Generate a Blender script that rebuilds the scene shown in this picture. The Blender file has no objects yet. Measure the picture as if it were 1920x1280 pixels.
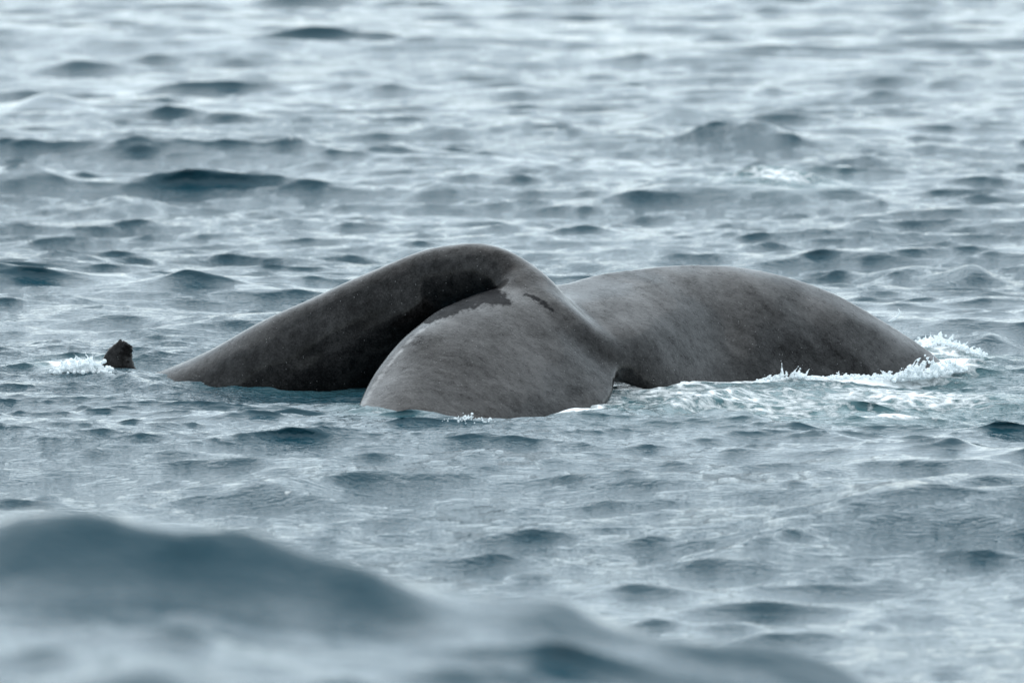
import bpy, math, random
import numpy as np
from mathutils import Vector

scene = bpy.context.scene
COL = scene.collection

# ------------------------------------------------------------------ camera
CAM_H = 4.0
LENS = 228.0
PITCH = math.radians(4.70)
cam_d = bpy.data.cameras.new('camera')
cam_d.lens = LENS
cam_d.sensor_width = 36.0
cam_d.clip_start = 0.5
cam_d.clip_end = 20000.0
cam_d.dof.use_dof = True
cam_d.dof.focus_distance = 44.6
cam_d.dof.aperture_fstop = 3.0
cam = bpy.data.objects.new('camera', cam_d)
COL.objects.link(cam)
cam.location = (0, 0, CAM_H)
cam.rotation_euler = (math.pi / 2 - PITCH, 0, 0)
scene.camera = cam

# ------------------------------------------------------------------ sky, sun, exposure
SUN_EL = math.radians(68)
SUN_AZ = math.radians(-18)          # measured from +Y (away from the viewer) towards +X
world = bpy.data.worlds.new('World')
scene.world = world
world.use_nodes = True
wn, wl = world.node_tree.nodes, world.node_tree.links
wn.clear()
w_out = wn.new('ShaderNodeOutputWorld')
w_bg = wn.new('ShaderNodeBackground'); w_bg.inputs['Strength'].default_value = 0.1
w_sky = wn.new('ShaderNodeTexSky'); w_sky.sky_type = 'NISHITA'; w_sky.sun_disc = False
w_sky.sun_elevation = SUN_EL; w_sky.sun_rotation = SUN_AZ
w_tc = wn.new('ShaderNodeTexCoord')
w_noise = wn.new('ShaderNodeTexNoise'); w_noise.inputs['Scale'].default_value = 2.2
w_noise.inputs['Detail'].default_value = 5
w_ramp = wn.new('ShaderNodeValToRGB')
w_ramp.color_ramp.elements[0].position = 0.3; w_ramp.color_ramp.elements[0].color = (9.2, 10.5, 11.0, 1)
w_ramp.color_ramp.elements[1].position = 0.7; w_ramp.color_ramp.elements[1].color = (10.4, 11.6, 12.1, 1)
w_mix = wn.new('ShaderNodeMixRGB'); w_mix.inputs['Fac'].default_value = 0.72
wl.new(w_tc.outputs['Generated'], w_noise.inputs['Vector'])
wl.new(w_noise.outputs['Fac'], w_ramp.inputs['Fac'])
wl.new(w_sky.outputs['Color'], w_mix.inputs['Color1'])
wl.new(w_ramp.outputs['Color'], w_mix.inputs['Color2'])
wl.new(w_mix.outputs['Color'], w_bg.inputs['Color'])
wl.new(w_bg.outputs['Background'], w_out.inputs['Surface'])

sun_d = bpy.data.lights.new('sun', 'SUN')
sun_d.energy = 0.5
sun_d.angle = math.radians(85)
sun_d.color = (1.0, 0.98, 0.96)
sun = bpy.data.objects.new('sun', sun_d)
COL.objects.link(sun)
sdir = Vector((math.sin(SUN_AZ) * math.cos(SUN_EL), math.cos(SUN_AZ) * math.cos(SUN_EL), math.sin(SUN_EL)))
sun.rotation_euler = (-sdir).to_track_quat('-Z', 'Y').to_euler()
sun.location = (0, 0, 60)

scene.view_settings.view_transform = 'Standard'
scene.view_settings.look = 'None'
scene.view_settings.gamma = 1.0
scene.view_settings.exposure = 0.95
scene.view_settings.use_curve_mapping = False

# ------------------------------------------------------------------ helpers
F_PX = 1920 * LENS / 36.0
CP, SP = math.cos(PITCH), math.sin(PITCH)

def P(px, row, y):
    """World point at ground distance y that stands at measured photo position (px, row)."""
    a, b = (px - 960) / F_PX, (row - 640) / F_PX
    dy, dz = CP - b * SP, -SP - b * CP
    return np.array((a / dy * y, y, CAM_H + dz / dy * y))

def W(px, row, z=0.0):
    """World point at height z under photo position (px, row)."""
    b = (row - 640) / F_PX
    dy, dz = CP - b * SP, -SP - b * CP
    return P(px, row, (z - CAM_H) * dy / dz)

def catmull(pts, n):
    """Smooth curve through pts (uniform Catmull-Rom), n samples."""
    pts = np.asarray(pts, float)
    q = np.vstack([2 * pts[0] - pts[1], pts, 2 * pts[-1] - pts[-2]])
    t = np.linspace(0, len(pts) - 1, n)
    i = np.clip(t.astype(int), 0, len(pts) - 2)
    f = (t - i)[:, None]
    p0, p1, p2, p3 = q[i], q[i + 1], q[i + 2], q[i + 3]
    return 0.5 * (2 * p1 + (p2 - p0) * f + (2 * p0 - 5 * p1 + 4 * p2 - p3) * f ** 2 + (3 * p1 - p0 - 3 * p2 + p3) * f ** 3)

def mesh_np(name, verts, faces, smooth=True):
    me = bpy.data.meshes.new(name)
    verts = np.ascontiguousarray(verts, np.float32)
    faces = np.ascontiguousarray(faces, np.int32)
    k = faces.shape[1]
    me.vertices.add(len(verts)); me.vertices.foreach_set('co', verts.ravel())
    me.loops.add(faces.size); me.loops.foreach_set('vertex_index', faces.ravel())
    me.polygons.add(len(faces))
    me.polygons.foreach_set('loop_start', np.arange(0, faces.size, k, dtype=np.int32))
    me.polygons.foreach_set('loop_total', np.full(len(faces), k, np.int32))
    me.polygons.foreach_set('use_smooth', np.full(len(faces), smooth, bool))
    me.update(calc_edges=True)
    return me

def attr(me, name, values):
    a = me.attributes.new(name, 'FLOAT', 'POINT')
    a.data.foreach_set('value', np.ascontiguousarray(values, np.float32))

def obj(name, me, mat=None, parent=None, **props):
    o = bpy.data.objects.new(name, me)
    COL.objects.link(o)
    if mat is not None:
        me.materials.append(mat)
    o.parent = parent
    for k, v in props.items():
        o[k] = v
    return o

class N:
    """Tiny node-tree builder."""
    def __init__(self, name):
        self.m = bpy.data.materials.new(name); self.m.use_nodes = True
        self.t = self.m.node_tree; self.t.nodes.clear()
        self.out = self.t.nodes.new('ShaderNodeOutputMaterial')
    def n(self, typ, **kw):
        nd = self.t.nodes.new('ShaderNode' + typ)
        ins = kw.pop('ins', {})
        for k, v in kw.items(): setattr(nd, k, v)
        for k, v in ins.items():
            if hasattr(v, 'is_output'): self.t.links.new(v, nd.inputs[k])
            else: nd.inputs[k].default_value = v
        return nd
    def math(self, op, a, b=0.0, c=None, clamp=False):
        ins = {0: a, 1: b}
        if c is not None: ins[2] = c
        return self.n('Math', operation=op, use_clamp=clamp, ins=ins).outputs[0]
    def ramp(self, fac, stops):
        r = self.n('ValToRGB', ins={0: fac})
        e = r.color_ramp.elements
        while len(e) < len(stops): e.new(0.5)
        for q, (p, c) in zip(e, stops):
            q.position = p; q.color = c if len(c) == 4 else (*c, 1)
        return r.outputs['Color']
    def mix(self, fac, a, b):
        return self.n('MixRGB', ins={'Fac': fac, 'Color1': a, 'Color2': b}).outputs[0]

# ------------------------------------------------------------------ materials
def water_material():
    b = N('sea_water')
    tc = b.n('TexCoord').outputs['Object']
    foam = b.n('Attribute', attribute_name='foam').outputs['Fac']
    aer = b.n('Attribute', attribute_name='aerated').outputs['Fac']
    rip = b.n('Attribute', attribute_name='ripple').outputs['Fac']
    # ripples
    mp = b.n('Mapping', ins={'Vector': tc, 'Scale': (0.55, 1.35, 1.0), 'Rotation': (0, 0, 0.25)}).outputs[0]
    n1 = b.n('TexNoise', ins={'Vector': mp, 'Scale': 7.0, 'Detail': 3.0, 'Roughness': 0.55, 'Distortion': 0.5}).outputs['Fac']
    mp2 = b.n('Mapping', ins={'Vector': tc, 'Scale': (0.6, 1.2, 1.0), 'Rotation': (0, 0, -0.35)}).outputs[0]
    n2 = b.n('TexNoise', ins={'Vector': mp2, 'Scale': 28.0, 'Detail': 2.0, 'Distortion': 0.8}).outputs['Fac']
    mp3 = b.n('Mapping', ins={'Vector': tc, 'Scale': (0.45, 1.4, 1.0), 'Rotation': (0, 0, 0.05)}).outputs[0]
    n3 = b.n('TexNoise', ins={'Vector': mp3, 'Scale': 17.0, 'Detail': 1.0, 'Distortion': 1.0}).outputs['Fac']
    hgt = b.math('ADD', b.math('ADD', b.math('MULTIPLY', n3, 0.011), b.math('MULTIPLY', n1, 0.022)), b.math('MULTIPLY', n2, 0.015))
    hgt = b.math('MULTIPLY', hgt, rip)
    # foam break-up: lacy bubbles
    fd = b.n('TexNoise', ins={'Vector': tc, 'Scale': 3.0, 'Detail': 3.0})
    wv = b.n('MixRGB', blend_type='ADD', ins={'Fac': 0.25, 'Color1': tc, 'Color2': fd.outputs['Color']}).outputs[0]
    fn = b.n('TexNoise', ins={'Vector': wv, 'Scale': 14.0, 'Detail': 7.0, 'Roughness': 0.68}).outputs['Fac']
    fv = b.n('TexVoronoi', feature='DISTANCE_TO_EDGE', ins={'Vector': wv, 'Scale': 7.0}).outputs['Distance']
    lace = b.math('SUBTRACT', 1.0, b.math('MULTIPLY', fv, 2.2), clamp=True)
    br = b.math('ADD', b.math('MULTIPLY', fn, 0.75), b.math('MULTIPLY', lace, 0.25))
    fm = b.math('SUBTRACT', b.math('ADD', foam, br), 1.0)
    fm = b.math('MULTIPLY', fm, 5.0, clamp=True)
    fm = b.math('MULTIPLY', fm, b.math('MULTIPLY', foam, 4.0, clamp=True))
    hgt = b.math('ADD', hgt, b.math('MULTIPLY', b.math('MULTIPLY', fm, fn), 0.03))
    bump = b.n('Bump', ins={'Height': hgt, 'Strength': 1.0, 'Distance': 1.0}).outputs[0]
    base = b.mix(aer, (0.008, 0.040, 0.057, 1), (0.085, 0.175, 0.185, 1))
    base = b.mix(fm, base, (0.80, 0.83, 0.84, 1))
    rough = b.math('ADD', 0.06, b.math('MULTIPLY', fm, 0.5))
    p = b.n('BsdfPrincipled', ins={'Base Color': base, 'Roughness': rough, 'IOR': 1.333, 'Normal': bump})
    b.t.links.new(p.outputs[0], b.out.inputs['Surface'])
    return b.m

def skin_material(name='whale_skin'):
    b = N(name)
    tc = b.n('TexCoord').outputs['Object']
    big = b.n('TexNoise', ins={'Vector': tc, 'Scale': 2.2, 'Detail': 4.0, 'Roughness': 0.6, 'Distortion': 0.5}).outputs['Fac']
    mid = b.n('TexNoise', ins={'Vector': tc, 'Scale': 16.0, 'Detail': 4.0, 'Roughness': 0.65}).outputs['Fac']
    fine = b.n('TexNoise', ins={'Vector': tc, 'Scale': 75.0, 'Detail': 2.0}).outputs['Fac']
    sp = b.n('TexVoronoi', ins={'Vector': tc, 'Scale': 42.0})
    dots = b.math('LESS_THAN', sp.outputs['Distance'], 0.095)
    pick = b.math('GREATER_THAN', b.n('SeparateColor', ins={0: sp.outputs['Color']}).outputs[0], 0.8)
    dots = b.math('MULTIPLY', dots, pick)
    grit = b.n('TexNoise', ins={'Vector': tc, 'Scale': 150.0, 'Detail': 1.0}).outputs['Fac']
    m = b.math('ADD', b.math('MULTIPLY', big, 0.5), b.math('ADD', b.math('MULTIPLY', mid, 0.34), b.math('ADD', b.math('MULTIPLY', fine, 0.26), b.math('MULTIPLY', grit, 0.14))))
    m = b.math('SUBTRACT', m, 0.12)
    col = b.ramp(m, [(0.37, (0.0010, 0.0009, 0.0009)), (0.5, (0.0042, 0.0038, 0.0038)), (0.63, (0.017, 0.0155, 0.0152))])
    mps = b.n('Mapping', ins={'Vector': tc, 'Scale': (1.0, 0.25, 1.6), 'Rotation': (0, 0.5, 0.6)}).outputs[0]
    fray = b.n('TexNoise', ins={'Vector': mps, 'Scale': 30.0, 'Detail': 3.0, 'Roughness': 0.5}).outputs['Fac']
    dark = b.n('Attribute', attribute_name='reflection_patch').outputs['Fac']  # dark reflection of the tail stock in the wet film, painted into the skin
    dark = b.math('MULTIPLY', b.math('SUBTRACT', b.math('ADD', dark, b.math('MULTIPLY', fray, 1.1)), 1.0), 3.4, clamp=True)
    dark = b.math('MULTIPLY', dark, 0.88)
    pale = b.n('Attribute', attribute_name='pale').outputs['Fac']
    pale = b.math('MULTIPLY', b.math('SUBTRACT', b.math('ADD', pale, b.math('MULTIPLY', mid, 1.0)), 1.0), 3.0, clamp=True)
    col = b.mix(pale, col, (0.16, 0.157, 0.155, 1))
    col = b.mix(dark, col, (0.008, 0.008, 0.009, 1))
    col = b.mix(b.math('MULTIPLY', dots, 0.6), col, (0.42, 0.42, 0.42, 1))
    rough = b.math('ADD', 0.18, b.math('MULTIPLY', mid, 0.24))
    spec = b.math('MULTIPLY', b.math('MULTIPLY', b.math('SUBTRACT', m, 0.30, clamp=True), 0.40), b.math('SUBTRACT', 1.0, dark))
    film = b.math('MULTIPLY', b.math('MULTIPLY', b.math('SUBTRACT', m, 0.18, clamp=True), 1.25), b.math('SUBTRACT', 1.0, dark))
    h = b.math('ADD', b.math('MULTIPLY', mid, 0.012), b.math('MULTIPLY', fine, 0.0035))
    h = b.math('ADD', h, b.math('ADD', b.math('MULTIPLY', dots, 0.006), b.math('MULTIPLY', grit, 0.002)))
    bump = b.n('Bump', ins={'Height': h, 'Strength': 0.36, 'Distance': 1.0}).outputs[0]
    p = b.n('BsdfPrincipled', ins={'Base Color': col, 'Roughness': rough, 'IOR': 1.40, 'Normal': bump, 'Specular IOR Level': spec,
                                   'Coat Weight': film, 'Coat Roughness': 0.12, 'Coat IOR': 1.33})
    b.t.links.new(p.outputs[0], b.out.inputs['Surface'])
    return b.m

def spray_material():
    b = N('white_spray')
    tc = b.n('TexCoord').outputs['Object']
    n1 = b.n('TexNoise', ins={'Vector': tc, 'Scale': 40.0, 'Detail': 4.0}).outputs['Fac']
    bump = b.n('Bump', ins={'Height': b.math('MULTIPLY', n1, 0.02), 'Strength': 0.8}).outputs[0]
    p = b.n('BsdfPrincipled', ins={'Base Color': (0.86, 0.89, 0.90, 1), 'Roughness': 0.25, 'IOR': 1.333, 'Normal': bump})
    tr = b.n('BsdfTranslucent', ins={'Color': (0.85, 0.90, 0.92, 1)})
    mx = b.n('MixShader', ins={0: 0.4, 1: p.outputs[0], 2: tr.outputs[0]})
    gl = b.n('BsdfGlass', ins={'Roughness': 0.02, 'IOR': 1.15, 'Color': (0.95, 0.98, 1, 1)})
    fac = b.ramp(n1, [(0.45, (0, 0, 0)), (0.65, (0.5, 0.5, 0.5))])
    m2 = b.n('MixShader', ins={0: fac, 1: mx.outputs[0], 2: gl.outputs[0]})
    b.t.links.new(m2.outputs[0], b.out.inputs['Surface'])
    return b.m

M_WATER = water_material()
M_SKIN = skin_material()
M_SPRAY = spray_material()

# ------------------------------------------------------------------ the whale
GRID0 = np.array((-4.4, 41.2, -0.75)); VOX = 0.022
GN = np.array((np.array((3.6, 48.2, 1.25)) - GRID0) / VOX, int)
AX = [GRID0[a] + np.arange(GN[a]) * VOX for a in range(3)]
BAND = 0.44

def splat(field, centers, radii):
    for c, r in zip(centers, radii):
        R = r + BAND
        sl = []
        for a in range(3):
            lo = max(0, int((c[a] - R - GRID0[a]) / VOX)); hi = min(GN[a], int((c[a] + R - GRID0[a]) / VOX) + 2)
            if hi <= lo: break
            sl.append(slice(lo, hi))
        else:
            d = np.sqrt(((AX[0][sl[0]] - c[0]) ** 2)[:, None, None] + ((AX[1][sl[1]] - c[1]) ** 2)[None, :, None]
                        + ((AX[2][sl[2]] - c[2]) ** 2)[None, None, :]) - r
            blk = field[sl[0], sl[1], sl[2]]
            np.minimum(blk, d.astype(np.float32), out=blk)

def smin(a, b, k):
    h = np.clip(0.5 + 0.5 * (b - a) / k, 0, 1)
    return b * (1 - h) + a * h - k * h * (1 - h)

def blade(le, mid, te, rad, n_span, n_chord, prof):
    L = catmull([P(*p) for p in le], n_span)
    Mm = catmull([P(*p) for p in mid], n_span)
    T = catmull([P(*p) for p in te], n_span)
    R = catmull([(r, 0, 0) for r in rad], n_span)[:, 0]
    t = np.linspace(0, 1, n_chord)[None, :, None]
    C = L[:, None] * (1 - t) * (1 - 2 * t) + Mm[:, None] * 4 * t * (1 - t) + T[:, None] * t * (2 * t - 1)
    f = np.interp(t[0, :, 0], *prof)
    return C.reshape(-1, 3), (R[:, None] * f[None]).ravel()

new_field = lambda: np.full(GN, BAND, np.float32)
# tail stock: dorsal outline (px, row), distance, upper radius, depth of section
stock = np.array([
    (-120, 815, 47.4, 0.50, 1.10), (20, 785, 46.9, 0.46, 1.05), (150, 748, 46.4, 0.42, 1.0), (230, 726, 46.1, 0.38, 0.98), (310, 700, 45.85, 0.34, 0.95),
    (400, 652, 45.6, 0.30, 0.92), (500, 598, 45.4, 0.27, 0.88), (600, 550, 45.25, 0.25, 0.80), (700, 507, 45.1, 0.215, 0.66),
    (780, 473, 45.08, 0.185, 0.50), (840, 459, 44.97, 0.165, 0.42), (890, 455, 44.90, 0.150, 0.38), (940, 466, 44.82, 0.140, 0.33),
    (990, 493, 44.77, 0.130, 0.27), (1030, 531, 44.65, 0.120, 0.24), (1058, 568, 44.55, 0.105, 0.20), (1085, 612, 44.42, 0.085, 0.16)])
sc = catmull(stock, 130)
tan = np.gradient(sc[:, :2], axis=0)
tan /= np.linalg.norm(tan, axis=1)[:, None]
nrm = np.stack([-tan[:, 1], tan[:, 0]], 1)          # towards the belly
f_stock = new_field()
for frac, grow in ((0.0, 1.0), (0.3, 1.12), (0.62, 1.15), (1.0, 0.95)):
    cs, rs = [], []
    for q, nn in zip(sc, nrm):
        ru, depth = q[3], q[4]
        scale = F_PX / q[2]
        rr = ru * (1 + (grow - 1) * (1 + 1.6 * max(0.0, min(1.0, (760 - q[0]) / 300))))
        off = ru + frac * max(depth - 2 * ru, 0.0)
        pxy = q[:2] + nn * off * scale
        cs.append(P(pxy[0], pxy[1], q[2])); rs.append(rr if frac else ru)
    splat(f_stock, cs, rs)

tt = np.linspace(0, 1, 60)
prof = (tt, np.interp(tt, [0, 0.10, 0.3, 0.55, 0.8, 1.0], [0.66, 0.82, 1.0, 0.93, 0.62, 0.26]))
prof = (tt, np.convolve(np.pad(prof[1], 6, 'edge'), np.ones(13) / 13, 'valid'))
f_right = new_field()
splat(f_right, *blade(
    le=[(975, 555, 44.75), (1062, 556, 45.2), (1130, 537, 45.55), (1300, 520, 46.0), (1400, 527, 46.2), (1500, 549, 46.35), (1600, 591, 46.45), (1700, 650, 46.55), (1775, 705, 46.6), (1850, 775, 46.65)],
    mid=[(1050, 625, 44.3), (1120, 634, 44.42), (1200, 626, 44.75), (1320, 600, 45.5), (1410, 605, 45.7), (1505, 625, 45.9), (1605, 660, 46.05), (1700, 702, 46.2), (1780, 740, 46.4), (1850, 780, 46.6)],
    te=[(1128, 690, 44.25), (1165, 706, 44.25), (1220, 724, 44.35), (1330, 752, 44.7), (1420, 758, 45.0), (1520, 762, 45.3), (1620, 764, 45.6), (1710, 766, 45.9), (1790, 775, 46.2), (1850, 785, 46.55)],
    rad=[0.12, 0.125, 0.13, 0.135, 0.13, 0.12, 0.11, 0.10, 0.075, 0.04], n_span=95, n_chord=34, prof=prof))
f_near = new_field()
splat(f_near, *blade(
    le=[(968, 562, 44.5), (900, 578, 44.3), (842, 604, 44.06), (785, 645, 43.72), (735, 698, 43.4), (700, 752, 43.0), (675, 810, 42.5), (670, 860, 42.0)],
    mid=[(1045, 617, 44.25), (988, 635, 43.98), (940, 658, 43.72), (890, 690, 43.4), (840, 740, 43.0), (790, 790, 42.6), (735, 840, 42.2), (680, 870, 41.9)],
    te=[(1136, 688, 44.2), (1139, 713, 44.0), (1126, 750, 43.72), (1075, 792, 43.3), (970, 825, 42.8), (880, 850, 42.4), (780, 870, 42.1), (680, 880, 41.85)],
    rad=[0.13, 0.13, 0.13, 0.125, 0.115, 0.10, 0.075, 0.04], n_span=85, n_chord=38, prof=prof))
field = smin(smin(f_stock, f_near, 0.31), smin(f_right, f_near, 0.20), 0.05)

def surface_nets(Fd):
    ins = Fd < 0
    nx, ny, nz = Fd.shape
    acc = np.zeros((nx - 1, ny - 1, nz - 1, 3), np.float32); cnt = np.zeros((nx - 1, ny - 1, nz - 1), np.float32)
    corner = [(i, j, k) for i in (0, 1) for j in (0, 1) for k in (0, 1)]
    def sub(a, c): return a[c[0]:nx - 1 + c[0], c[1]:ny - 1 + c[1], c[2]:nz - 1 + c[2]]
    s = sum(sub(ins, c).astype(np.int8) for c in corner)
    act = np.argwhere((s > 0) & (s < 8))
    vid = np.full((nx - 1, ny - 1, nz - 1), -1, np.int64)
    vid[act[:, 0], act[:, 1], act[:, 2]] = np.arange(len(act))
    pos = np.zeros((len(act), 3)); num = np.zeros(len(act))
    val = {c: Fd[act[:, 0] + c[0], act[:, 1] + c[1], act[:, 2] + c[2]] for c in corner}
    for c in corner:
        for a in range(3):
            if c[a] == 0:
                d = list(c); d[a] = 1; d = tuple(d)
                v0, v1 = val[c], val[d]
                m = (v0 < 0) != (v1 < 0)
                t = np.where(m, v0 / np.where(m, v0 - v1, 1), 0)
                p = np.array(c, float)[None] + 0 * pos
                p[:, a] += t
                pos += p * m[:, None]; num += m
    pos = pos / num[:, None] + act
    faces = []
    for a in range(3):
        b2, c2 = (a + 1) % 3, (a + 2) % 3
        sl0 = [slice(1, -1)] * 3; sl1 = [slice(1, -1)] * 3
        sl0[a] = slice(0, -1); sl1[a] = slice(1, None)
        A, B = ins[tuple(sl0)], ins[tuple(sl1)]
        e = np.argwhere(A != B)
        flip = A[e[:, 0], e[:, 1], e[:, 2]]
        g = e.copy()
        for q in (b2, c2): g[:, q] += 1
        ids = []
        for db, dc in ((0, 0), (1, 0), (1, 1), (0, 1)):
            h = g.copy(); h[:, b2] -= db; h[:, c2] -= dc
            ids.append(vid[h[:, 0], h[:, 1], h[:, 2]])
        qd = np.stack(ids, 1)
        qd = np.where(flip[:, None], qd, qd[:, ::-1])
        faces.append(qd)
    return GRID0 + pos * VOX, np.concatenate(faces)

def relax(v, f, it, lam=0.5):
    n = len(v)
    e = np.concatenate([f[:, [0, 1]], f[:, [1, 2]], f[:, [2, 3]], f[:, [3, 0]]])
    e = np.concatenate([e, e[:, ::-1]])
    deg = np.bincount(e[:, 0], minlength=n)[:, None]
    for i in range(it):
        for lm in (lam, -lam * 1.02 if i % 2 else lam * 0.0):
            if lm == 0: continue
            s = np.stack([np.bincount(e[:, 0], weights=v[e[:, 1], a], minlength=n) for a in range(3)], 1)
            v = v + lm * (s / deg - v)
    return v

bv, bf = surface_nets(field)
bf = bf[(bf >= 0).all(1)]
bv = relax(bv, bf, 10)
bv = bv + 0.006 * np.stack([0 * bv[:, 0], np.sin(bv[:, 0] * 7.3 + 2 * np.sin(bv[:, 2] * 5)) * np.sin(bv[:, 2] * 8 + bv[:, 1] * 3),
                            np.sin(bv[:, 0] * 9.1 + 1.7 * np.sin(bv[:, 1] * 4)) * np.sin(bv[:, 1] * 5 + 1)], 1)

def project(v):
    d = v - np.array((0, 0, CAM_H))
    yc = d[:, 1] * CP - d[:, 2] * SP
    return 960 + d[:, 0] / yc * F_PX, 640 - (d[:, 1] * SP + d[:, 2] * CP) / yc * F_PX

whale = bpy.data.objects.new('humpback_whale', None)
COL.objects.link(whale)
WL = np.array((0.0, 44.8, 0.0))
whale.location = WL
whale['label'] = 'dark grey whale with arched tail stock and drooping flukes breaking the choppy sea'
whale['category'] = 'whale'
body_me = mesh_np('body', bv - WL, bf)

def stroke(spots):
    """Soft tone mask along photo-measured points (px, row, half width), on the side that faces the viewer."""
    q = catmull(spots, 60)
    best = np.zeros(len(bv))
    for x, r, w in q:
        best = np.maximum(best, np.exp(-(((PX - x) / (w * 1.6)) ** 2 + ((ROW - r) / w) ** 2)))
    return best * FRONT
PX, ROW = project(bv)
nrm3 = np.zeros(len(bv) * 3, np.float32); body_me.vertices.foreach_get('normal', nrm3)
nrm3 = nrm3.reshape(-1, 3)
view = np.array((0, 0, CAM_H)) - bv
FRONT = ((nrm3 * view).sum(1) > 0).astype(float)
attr(body_me, 'reflection_patch', np.maximum(stroke([(800, 603, 6), (850, 578, 14), (893, 560, 24), (922, 556, 21), (948, 566, 11)]),  # painted dark reflection at the root of the near fluke
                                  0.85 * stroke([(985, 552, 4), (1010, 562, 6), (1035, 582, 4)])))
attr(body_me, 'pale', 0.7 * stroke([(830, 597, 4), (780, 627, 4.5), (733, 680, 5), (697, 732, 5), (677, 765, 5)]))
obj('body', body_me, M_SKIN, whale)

# dorsal fin: stubby, notched at the tip, leaning back
def dorsal_fin():
    lead = catmull([P(165, 740, 46.15), P(186, 690, 46.15), P(195, 667, 46.15), P(209, 649, 46.16), P(227, 636, 46.17)], 22)
    trail = catmull([P(278, 740, 46.2), P(255, 692, 46.2), P(248, 668, 46.2), P(249, 652, 46.2), P(242, 643, 46.18)], 22)
    v, f = [], []
    nr, nc = 22, 16
    for i in range(nr):
        h = i / (nr - 1)
        T = 0.075 * (1 - h) ** 0.7 + 0.016
        ring = []
        for j in range(nc):
            a = 2 * math.pi * j / nc
            t = 0.5 - 0.5 * math.cos(a)
            p = lead[i] * (1 - t) + trail[i] * t
            th = T * math.sin(a) * (1.15 - 0.5 * t)
            p = p + np.array((0.0, -th, 0.0))
            if h > 0.8: p[2] -= 0.012 * max(0, math.sin(t * 9)) * (h - 0.8) * 5
            p = p + 0.004 * np.array((math.sin(i * 2.1 + j * 1.3), math.sin(i * 1.4 + j * 2.2), math.sin(j * 1.9 + i)))
            v.append(p)
    for i in range(nr - 1):
        for j in range(nc):
            f.append((i * nc + j, i * nc + (j + 1) % nc, (i + 1) * nc + (j + 1) % nc, (i + 1) * nc + j))
    top = (nr - 1) * nc
    for j in range(nc // 2 - 1):
        f.append((top + j, top + j + 1, top + nc - 2 - j, top + nc - 1 - j) if j else (top, top + 1, top + nc - 1, top))
    f = [q for q in f if len(set(q)) == 4]
    me = mesh_np('dorsal_fin', np.array(v) - WL, np.array(f))
    n = len(v)
    attr(me, 'reflection_patch', np.zeros(n)); attr(me, 'pale', np.zeros(n))
    return me
obj('dorsal_fin', dorsal_fin(), M_SKIN, whale, label='stubby dark fin with a nicked tip')


# ------------------------------------------------------------------ the sea
def wave_tile(L, n, seed, lam_lo, lam_hi, slope_p, rms, direction, spread):
    rng = np.random.default_rng(seed)
    k1 = np.fft.fftfreq(n, L / n) * 2 * math.pi
    kx, ky = np.meshgrid(k1, k1, indexing='ij')
    k = np.hypot(kx, ky); k[0, 0] = 1
    lam = 2 * math.pi / k
    band = 1 / (1 + (lam / lam_hi) ** 6) / (1 + (lam_lo / lam) ** 6)
    ang = np.cos(np.arctan2(ky, kx) - direction)
    amp = k ** (-slope_p) * band * (np.abs(ang) ** spread + 0.03)
    amp[0, 0] = 0
    H = amp * (rng.normal(size=(n, n)) + 1j * rng.normal(size=(n, n)))
    h = np.fft.ifft2(H).real
    s = rms / h.std()
    dx = np.fft.ifft2(1j * kx / k * H).real * s
    dy = np.fft.ifft2(1j * ky / k * H).real * s
    return L, n, h * s, dx, dy

def sample(tile, x, y):
    L, n, h, dx, dy = tile
    u, v = (x / L * n) % n, (y / L * n) % n
    i, j = u.astype(int) % n, v.astype(int) % n
    fu, fv = u - np.floor(u), v - np.floor(v)
    i1, j1 = (i + 1) % n, (j + 1) % n
    def bl(a):
        return (a[i, j] * (1 - fu) * (1 - fv) + a[i1, j] * fu * (1 - fv) + a[i, j1] * (1 - fu) * fv + a[i1, j1] * fu * fv)
    return bl(h), bl(dx), bl(dy)

def lines(segs):
    out = []
    for a, b2, s0, s1 in segs:
        y = a
        while y < b2 - 1e-6:
            out.append(y)
            y += s0 + (s1 - s0) * (y - a) / (b2 - a)
    return np.array(out)

xs_pos = lines([(0.0, 4.0, 0.024, 0.024), (4.0, 12.0, 0.03, 0.10), (12.0, 40.0, 0.2, 2.0), (40.0, 6000.0, 3.0, 700.0)])
XS = np.concatenate([-xs_pos[:0:-1], xs_pos])
YS = lines([(-3000.0, -20.0, 500.0, 6.0), (-20.0, 8.0, 2.0, 0.3), (8.0, 15.0, 0.2, 0.06), (15.0, 19.8, 0.045, 0.04), (19.8, 27.0, 0.12, 0.10), (27.0, 40.0, 0.075, 0.06), (40.0, 48.0, 0.028, 0.028),
            (48.0, 62.0, 0.045, 0.07), (62.0, 160.0, 0.08, 0.32), (160.0, 400.0, 0.5, 6.0), (400.0, 9000.0, 8.0, 900.0)])
X0, Y0 = np.meshgrid(XS, YS, indexing='ij')
SX = np.gradient(XS)[:, None] + 0 * X0
SY = np.gradient(YS)[None, :] + 0 * X0

T_SWELL = wave_tile(173.0, 256, 11, 9.0, 45.0, 2.2, 0.10, 1.35, 2.0)
T_LONG = wave_tile(67.0, 512, 31, 3.2, 12.0, 1.8, 0.050, 1.22, 2.5)
T_MID = wave_tile(41.0, 512, 5, 0.7, 4.0, 1.7, 0.036, 1.55, 1.5)
T_CHOP = wave_tile(17.3, 512, 8, 0.22, 1.5, 1.45, 0.0145, 1.72, 1.5)
T_FINE = wave_tile(6.1, 512, 21, 0.06, 0.30, 1.4, 0.0058, 1.45, 1.6)

def fade(lam):
    """1 where the sheet is fine enough to carry waves of this length."""
    return np.clip((lam / np.maximum(SX, SY * 0.8) - 2.0) / 2.5, 0, 1)

def sstep(t):
    t = np.clip(t, 0, 1); return t * t * (3 - 2 * t)

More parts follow.
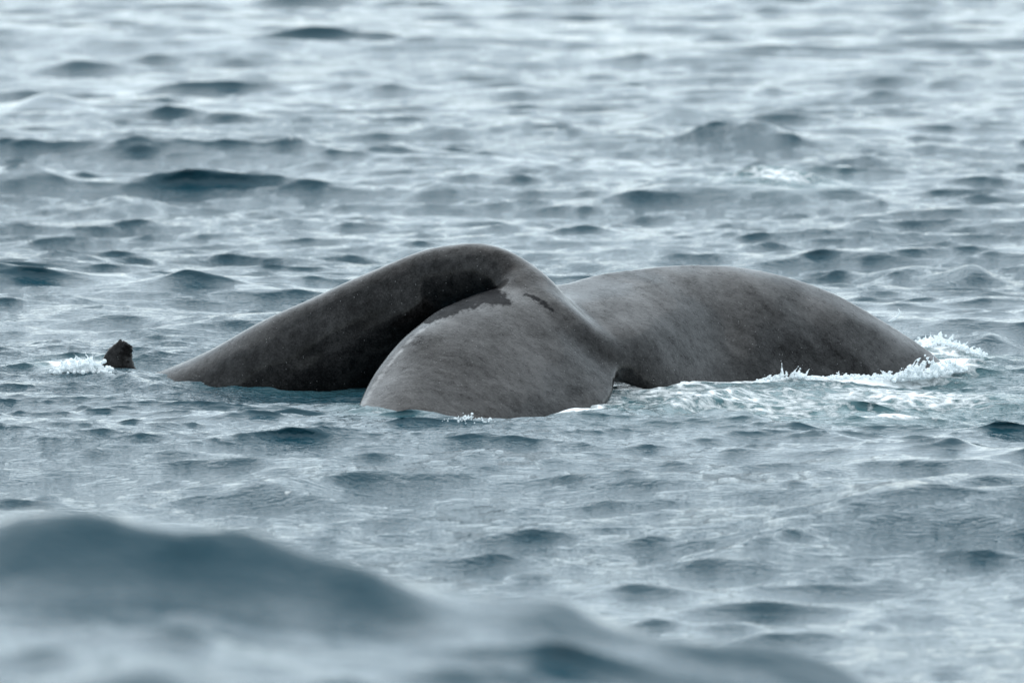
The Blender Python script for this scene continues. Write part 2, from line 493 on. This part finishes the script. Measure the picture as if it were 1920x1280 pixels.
Z = np.zeros_like(X0); DX = np.zeros_like(X0); DY = np.zeros_like(X0)
near_whale = np.exp(-((X0 / 4.5) ** 2 + ((Y0 - 44.8) / 2.6) ** 2) ** 2)
NEAR = sstep((24.0 - Y0) / 3.0)
CALM = (1 - 0.62 * near_whale) * (1 - 0.85 * NEAR)
for tl, lam, chop, lean, calm in ((T_SWELL, 12.0, 0.9, 0.0, CALM * (1 - 0.5 * near_whale)), (T_LONG, 4.0, 1.2, 0.6, CALM), (T_MID, 1.2, 1.4, 1.5, CALM),
                                  (T_CHOP, 0.4, 1.35, 1.2, 1), (T_FINE, 0.09, 1.1, 0.5, 1 - 0.8 * NEAR)):
    h, dx, dy = sample(tl, X0 + 300.0, Y0 + 500.0)
    w = fade(lam) * calm
    sig = tl[2].std()
    if lean:      # peaked crests over flat troughs, leaning the way the wind drives them
        h = h * 0.75 + 0.17 * np.maximum(h - 0.6 * sig, 0) ** 2 / sig
    Z += h * w; DX += dx * chop * w; DY += (dy * chop - lean * np.maximum(h, 0)) * w

FOAM = np.zeros_like(X0); AER = np.zeros_like(X0)

MODUL = 1 + 3.0 * sample(T_MID, X0 * 2 + 9, Y0 * 2)[0]
WARP = 3.0 * sample(T_MID, X0 * 1.3 + 40, Y0 * 0.6)[0]
def crest(pts, height, face, back, end=0.3, foam=0.0, sharp=1.0):
    """A wave crest along photo-measured points (px, row[, z]): steep face towards -Y, long back towards +Y."""
    global Z
    c = np.array([W(*p) for p in pts])
    mx = 0.5 * (c[0, 0] + c[-1, 0])
    c[0, 0] = mx + (c[0, 0] - mx) * 1.5; c[-1, 0] = mx + (c[-1, 0] - mx) * 1.5
    xa, xb = c[0, 0], c[-1, 0]
    yc = np.polyval(np.polyfit(c[:, 0], c[:, 1], 2), np.clip(X0, xa - 1, xb + 1)) + WARP * min(1.0, back)
    span = xb - xa
    e = np.exp(-((X0 - mx) / (span * 0.34)) ** 2)
    d = Y0 - yc
    prof = np.where(d < 0, np.exp(-np.abs(d / face) ** (2 * sharp)), np.exp(-(d / back) ** 2)) * e
    Z += prof * height * (0.66 if not foam else 0.85) * MODUL
    if foam:
        f = np.exp(-((d + face * 0.2) / (face * 0.9)) ** 2) * e * foam
        np.maximum(FOAM, f, out=FOAM)

def blot(px, row, rx, ry, foam=0.0, aer=0.0, z=0.0, pw=1.0):
    global Z
    c = W(px, row)
    g = np.exp(-(((X0 - c[0]) / rx) ** 2 + ((Y0 - c[1]) / ry) ** 2) ** pw)
    if foam: np.maximum(FOAM, g * foam, out=FOAM)
    if aer: np.maximum(AER, g * aer, out=AER)
    if z: Z += g * z

# the big swell that rises between the viewer and the whale
def soft_interp(xp, fp):
    fx = np.linspace(-70, 70, 14001)
    ker = np.exp(-np.linspace(-2, 2, 61) ** 2); ker /= ker.sum()
    return np.interp(X0, fx, np.convolve(np.pad(np.interp(fx, xp, fp), 30, 'edge'), ker, 'valid'))
cx = [-60, -6, -1.5, -1.0, -0.55, -0.1, 0.37, 0.94, 1.5, 6, 60]
ridge = soft_interp(cx, [0.02, 0.08, 0.15, 0.14, 0.11, 0.09, 0.07, 0.05, 0.04, 0.03, 0.0])
top = soft_interp(cx, [0.5, 1.3, 1.85, 1.80, 1.72, 1.63, 1.53, 1.39, 1.26, 0.8, 0.4])
Z += (top - ridge) * np.where(Y0 < 19, np.exp(-((Y0 - 19) / 9.5) ** 4), np.exp(-((Y0 - 19) / 4.0) ** 2))
wl = sample(T_MID, X0 * 2.2 + 3, Y0 * 2.2 + 8)
Z += 0.022 * np.clip(19.0 - Y0, 0, 8)
ridge = ridge * np.clip(1 + 7 * sample(T_MID, X0 * 3.1 + 5, Y0 * 0.5)[0], 0.5, 1.5)
ry = Y0 - 19.0 - 1.2 * sample(T_MID, X0 * 1.2, Y0 * 0.3)[0]
Z += ridge * np.where(ry < 0, np.exp(-np.abs(ry / 0.14) ** 1.4), np.exp(-(ry / 0.45) ** 2))
Z += wl[0] * 0.5 * NEAR; DX += wl[1] * 0.45 * NEAR; DY += wl[2] * 0.45 * NEAR
for px_, row_, zz, w_, h_, f_ in ((430, 1040, 1.74, 0.16, 0.055, 0.16), (640, 1050, 1.70, 0.14, 0.05, 0.15), (250, 1255, 1.80, 0.22, 0.07, 0.20), (300, 1190, 1.80, 0.28, 0.04, 0.18),
                                 (60, 1010, 1.80, 0.35, 0.06, 0.2), (1050, 1120, 1.64, 0.2, 0.04, 0.2), (1450, 1235, 1.48, 0.25, 0.05, 0.25)):
    c_ = W(px_, row_, zz); d_ = Y0 - c_[1]
    Z += h_ * np.exp(-((X0 - c_[0]) / w_) ** 2) * np.where(d_ < 0, np.exp(-(d_ / f_) ** 2), np.exp(-(d_ / 0.5) ** 2))
for lx, ly, lw, lh, lz in ((-2.3, 45.6, 0.55, 0.7, 0.06), (2.9, 45.6, 0.5, 0.7, 0.07), (0.0, 42.8, 0.9, 0.7, 0.12), (-2.75, 46.0, 0.3, 0.4, -0.01)):
    Z -= lz * np.exp(-((X0 - lx) / lw) ** 2 - ((Y0 - ly) / lh) ** 2)
Z -= 0.16 * np.exp(-((X0 + 1.35) / 0.8) ** 2 - ((Y0 - 44.5) / 0.7) ** 2)

# crests seen in the photograph
for c in [
    ([(-60, 345), (30, 343), (110, 352)], 0.30, 0.5, 1.6),
    ([(40, 475), (150, 474), (240, 474)], 0.16, 0.35, 0.9),
    ([(170, 374), (235, 370), (300, 374)], 0.16, 0.5, 0.9),
    ([(1230, 238), (1290, 234), (1345, 238)], 0.26, 0.6, 1.3),
    ([(1300, 276), (1420, 270), (1500, 280)], 0.26, 0.8, 1.5),
    ([(1170, 366), (1330, 358), (1520, 368)], 0.22, 0.5, 1.4),
    ([(1640, 505), (1740, 498), (1850, 506)], 0.17, 0.5, 1.0),
    ([(1780, 507), (1820, 502), (1860, 508)], 0.12, 0.3, 0.6),
    ([(480, 498), (590, 494), (720, 500)], 0.13, 0.35, 0.9),
    ([(250, 572), (340, 562), (470, 570)], 0.10, 0.4, 0.8),
    ([(770, 354), (820, 351), (880, 356)], 0.13, 0.5, 0.9),
    ([(150, 214), (60, 207), (0, 216)][::-1], 0.22, 0.7, 1.5),
    ([(1540, 412), (1610, 408), (1680, 414)], 0.10, 0.4, 1.0),
    ([(1840, 640), (1900, 634), (1960, 640)], 0.09, 0.3, 0.7),
    # lower half
    ([(420, 940), (540, 932), (660, 946)], 0.15, 0.28, 0.9),
    ([(1540, 996), (1740, 980), (1960, 982)], 0.20, 0.32, 1.2),
    ([(1310, 1040), (1400, 1028), (1500, 1024), (1600, 1032)], 0.12, 0.3, 0.9),
    ([(1340, 812), (1400, 804), (1480, 814)], 0.10, 0.25, 0.6),
    ([(140, 704), (230, 716), (310, 730), (370, 742)], 0.11, 0.16, 0.5),
    ([(560, 750, .06), (670, 752, .06), (760, 772, .05), (850, 790, .02)], 0.10, 0.30, 0.5),
]:
    crest(*c)
# churned water in front of the right fluke
crest([(1180, 806), (1280, 778), (1400, 746), (1520, 726)], 0.13, 0.35, 0.7, foam=0.60)
crest([(1030, 800), (1100, 790), (1170, 802)], 0.10, 0.20, 0.4, foam=0.74)
crest([(1480, 762), (1600, 742), (1720, 748)], 0.09, 0.25, 0.5, foam=0.6)
crest([(1560, 785), (1700, 778), (1830, 786)], 0.06, 0.2, 0.5, foam=0.62)
crest([(1705, 662), (1760, 650), (1850, 668)], 0.15, 0.5, 0.6, foam=0.74)
blot(1440, 760, 1.7, 1.5, aer=0.62, foam=0.56)
blot(1250, 735, 0.9, 0.9, aer=0.55, foam=0.57)
blot(1720, 740, 1.1, 1.1, aer=0.65, foam=0.62)
blot(1560, 700, 1.2, 0.35, foam=0.72, aer=0.8)
blot(1720, 690, 0.6, 0.5, foam=0.9, aer=0.9)
blot(1790, 660, 0.45, 0.8, foam=0.6, aer=0.9)
blot(1330, 712, 0.6, 0.30, foam=0.55, aer=0.7)
blot(150, 692, 0.30, 0.35, foam=0.95, aer=0.8)
blot(1000, 778, 0.6, 0.35, foam=0.42, aer=0.25)
crest([(1375, 346), (1450, 338), (1535, 346)], 0.16, 0.5, 1.0, foam=0.62)
blot(1450, 342, 0.8, 1.5, foam=0.6, aer=0.5)
crest([(530, 296), (568, 292), (600, 297)], 0.12, 0.5, 0.8, foam=0.7)
blot(550, 936, 0.04, 0.06, foam=0.65)

VX, VY = X0 + DX, Y0 + DY
# water that laps the skin: distance from the whale, from its own shape
gi = [((q - GRID0[a]) / VOX).astype(int) for a, q in enumerate((VX, VY, Z))]
okc = (gi[0] >= 0) & (gi[0] < GN[0]) & (gi[1] >= 0) & (gi[1] < GN[1]) & (gi[2] >= 0) & (gi[2] < GN[2])
DIST = np.full(X0.shape, 9.0)
DIST[okc] = field[gi[0][okc], gi[1][okc], gi[2][okc]]
lap = np.clip(1 - np.abs(DIST) / 0.26, 0, 1)
AMT = np.interp(X0, [-2.9, -2.6, -2.0, -0.6, 0.0, 0.75, 1.1, 1.7, 2.2, 2.9, 3.3], [0.0, 0.05, 0.15, 0.45, 0.62, 0.62, 0.66, 0.78, 0.90, 1.0, 1.0])
np.maximum(FOAM, lap ** 0.6 * AMT, out=FOAM)
np.maximum(AER, lap * AMT, out=AER)
Z += lap * AMT * 0.045
nx, ny = X0.shape
idx = np.arange(nx * ny).reshape(nx, ny)
quads = np.stack([idx[:-1, :-1], idx[1:, :-1], idx[1:, 1:], idx[:-1, 1:]], -1).reshape(-1, 4)
sea_me = mesh_np('sea', np.stack([VX, VY, Z], -1).reshape(-1, 3), quads)
attr(sea_me, 'foam', FOAM.ravel())
attr(sea_me, 'aerated', AER.ravel())
gust = sample(wave_tile(83.0, 256, 3, 3.0, 14.0, 1.6, 0.25, 1.2, 0.5), X0, Y0)[0]
attr(sea_me, 'ripple', (np.clip(0.85 + gust, 0.3, 1.5) * (1 - 0.6 * NEAR)).ravel())
obj('sea', sea_me, M_WATER, kind='structure')


def on_sea(px, row, lift=0.0):
    """First point of the built sea surface under photo position (px, row)."""
    for y in np.arange(38.0, 60.0, 0.05):
        p = P(px, row, y)
        i = np.searchsorted(XS, p[0]); j = np.searchsorted(YS, y)
        if Z[i, j] > p[2]:
            return np.array((p[0], y, Z[i, j] + lift))
    return W(px, row)

# ------------------------------------------------------------------ splashes
def splash_mesh(name, base, n_finger, up, lean, r_base, r_tip, drops, seed, lumps=1.0, vox=0.0065, jag=0.5, depth=0.06):
    """Water thrown up along base (world points): a lumpy root, tapering fingers on little parabolas, loose drops."""
    global GRID0, GN, AX, VOX, BAND
    keep = (GRID0, GN, AX, VOX, BAND)
    rng = np.random.default_rng(seed)
    base = catmull(base, 80) if len(base) > 2 else np.linspace(base[0], base[1], 80)
    cs, rs = [], []
    L = np.linalg.norm(base[-1] - base[0])
    env = np.interp(np.linspace(0, 1, 80), np.linspace(0, 1, len(up)), up)
    for i in range(int(L / 0.016 * lumps * 1.9)):
        k = rng.integers(0, 80)
        z = env[k] * 0.75 * rng.random() ** 2.2 * (0.45 + 0.55 * math.sin(k * 0.7 + seed) ** 2)
        cs.append(base[k] + np.array((rng.normal(0, 0.02), rng.normal(0, depth), z)))
        rs.append(r_base * 0.75 * rng.uniform(0.2, 0.85) ** 1.3)
    for i in range(n_finger):
        k = rng.integers(2, 78)
        h = env[k] * (0.15 + 1.15 * rng.random() ** 1.7)
        v = np.array((lean[0] + rng.normal(0, jag), lean[1] + rng.normal(0, jag))) * h
        m = int(6 + h / 0.012)
        p0 = base[k] + np.array((0, rng.normal(0, depth * 0.7), 0))
        ta = rng.uniform(0.75, 1.25)
        for t in np.linspace(0, ta, m):
            p = p0 + np.array((v[0] * t, v[1] * t, h * (2 * t - t * t)))
            cs.append(p + rng.normal(0, 0.002, 3)); rs.append(r_base * 0.34 * (1 - t / ta) ** 1.2 + r_tip * (0.8 + 0.5 * (t > ta * 0.93)))
        for q in range(rng.integers(0, drops + 1)):
            t = ta + rng.uniform(0.1, 0.7)
            p = p0 + np.array((v[0] * t, v[1] * t, h * (2 * t - t * t) + rng.uniform(0, 0.35) * h)) + rng.normal(0, 0.03, 3)
            cs.append(p); rs.append(rng.uniform(0.003, 0.007))
    cs, rs = np.array(cs), np.array(rs)
    VOX, BAND = vox, 0.03
    GRID0 = cs.min(0) - 0.06
    GN = np.array((cs.max(0) + 0.06 - GRID0) / VOX, int) + 2
    AX = [GRID0[a] + np.arange(GN[a]) * VOX for a in range(3)]
    fld = np.full(GN, BAND, np.float32)
    splat(fld, cs, np.maximum(rs, vox * 0.75))
    for _ in range(3):
        g = np.pad(fld, 1, 'edge')
        fld = 0.4 * fld + 0.1 * (g[2:, 1:-1, 1:-1] + g[:-2, 1:-1, 1:-1] + g[1:-1, 2:, 1:-1] + g[1:-1, :-2, 1:-1] + g[1:-1, 1:-1, 2:] + g[1:-1, 1:-1, :-2])
    v, f = surface_nets(fld - vox * 0.35)
    f = f[(f >= 0).all(1)]
    v = relax(v, f, 2, 0.45)
    (GRID0, GN, AX, VOX, BAND) = keep
    o0 = base[40].copy()
    return mesh_np(name, v - o0, f), o0

def splash(label, base, *a, **k):
    me, o0 = splash_mesh('splash', [on_sea(p[0], p[1]) if len(p) == 2 else P(*p) for p in base], *a, **k)
    o = obj('splash', me, M_SPRAY, None, label=label, category='splash', group='white water thrown up round the whale', kind='stuff')
    o.location = o0
    return o

splash('white foamy splash breaking against the small dorsal fin', [(100, 698), (145, 696), (205, 698)], 34, [0.02, 0.09, 0.12, 0.14, 0.09], (-0.6, 0.0), 0.028, 0.004, 8, 1, lumps=6.0, jag=0.9)
splash('large ragged splash where the fluke tip enters the water', [(1680, 712), (1740, 708), (1805, 696)], 22, [0.08, 0.17, 0.22, 0.16, 0.04], (0.3, -0.1), 0.027, 0.003, 14, 2, lumps=7.0, jag=1.0)
splash('pointed little splash halfway along the fluke waterline', [(1420, 714), (1480, 712), (1530, 710)], 14, [0.02, 0.05, 0.15, 0.06, 0.02], (0.3, 0.0), 0.020, 0.004, 5, 3, lumps=3.0, jag=0.9)
splash('low bubbly fringe of white water along the dark fluke', [(1540, 710), (1620, 708), (1700, 710)], 16, [0.02, 0.06, 0.03, 0.07, 0.06], (0.1, 0.0), 0.020, 0.004, 6, 4, lumps=3.0, jag=1.0)
splash('foam lapping the foot of the rounded near fluke', [(835, 790), (880, 790), (925, 794)], 6, [0.01, 0.05, 0.02], (0.2, -0.2), 0.014, 0.004, 2, 5, lumps=5.0, jag=0.9, depth=0.12)
splash('frothy breaking wavelet behind the fluke tip', [(1715, 650), (1770, 645), (1845, 668)], 24, [0.06, 0.08, 0.07, 0.03], (0.6, 0.2), 0.022, 0.004, 5, 7, lumps=4.5, depth=0.12, jag=0.9)

# a thin curl of water flicked up beyond the back
def curl():
    c = catmull([P(1666, 602, 46.7), P(1676, 598, 46.7), P(1684, 592, 46.7), P(1687, 585, 46.7), P(1684, 579, 46.7)], 24)
    r = np.interp(np.linspace(0, 1, 24), [0, 0.4, 1], [0.004, 0.010, 0.003])
    v, f = [], []
    for i in range(24):
        t = c[min(i + 1, 23)] - c[max(i - 1, 0)]; t /= np.linalg.norm(t)
        u = np.cross(t, (0, 1, 0)); u /= np.linalg.norm(u)
        w = np.cross(t, u)
        for j in range(8):
            a = 2 * math.pi * j / 8
            v.append(c[i] + r[i] * (math.cos(a) * u + math.sin(a) * w))
    for i in range(23):
        for j in range(8):
            f.append((i * 8 + j, i * 8 + (j + 1) % 8, i * 8 + 8 + (j + 1) % 8, i * 8 + 8 + j))
    o0 = c[0]
    o = obj('water_jet', mesh_np('water_jet', np.array(v) - o0, np.array(f)), M_SPRAY, None,
            label='thin white curl of water flicked up above the back', category='splash')
    o.location = o0
curl()
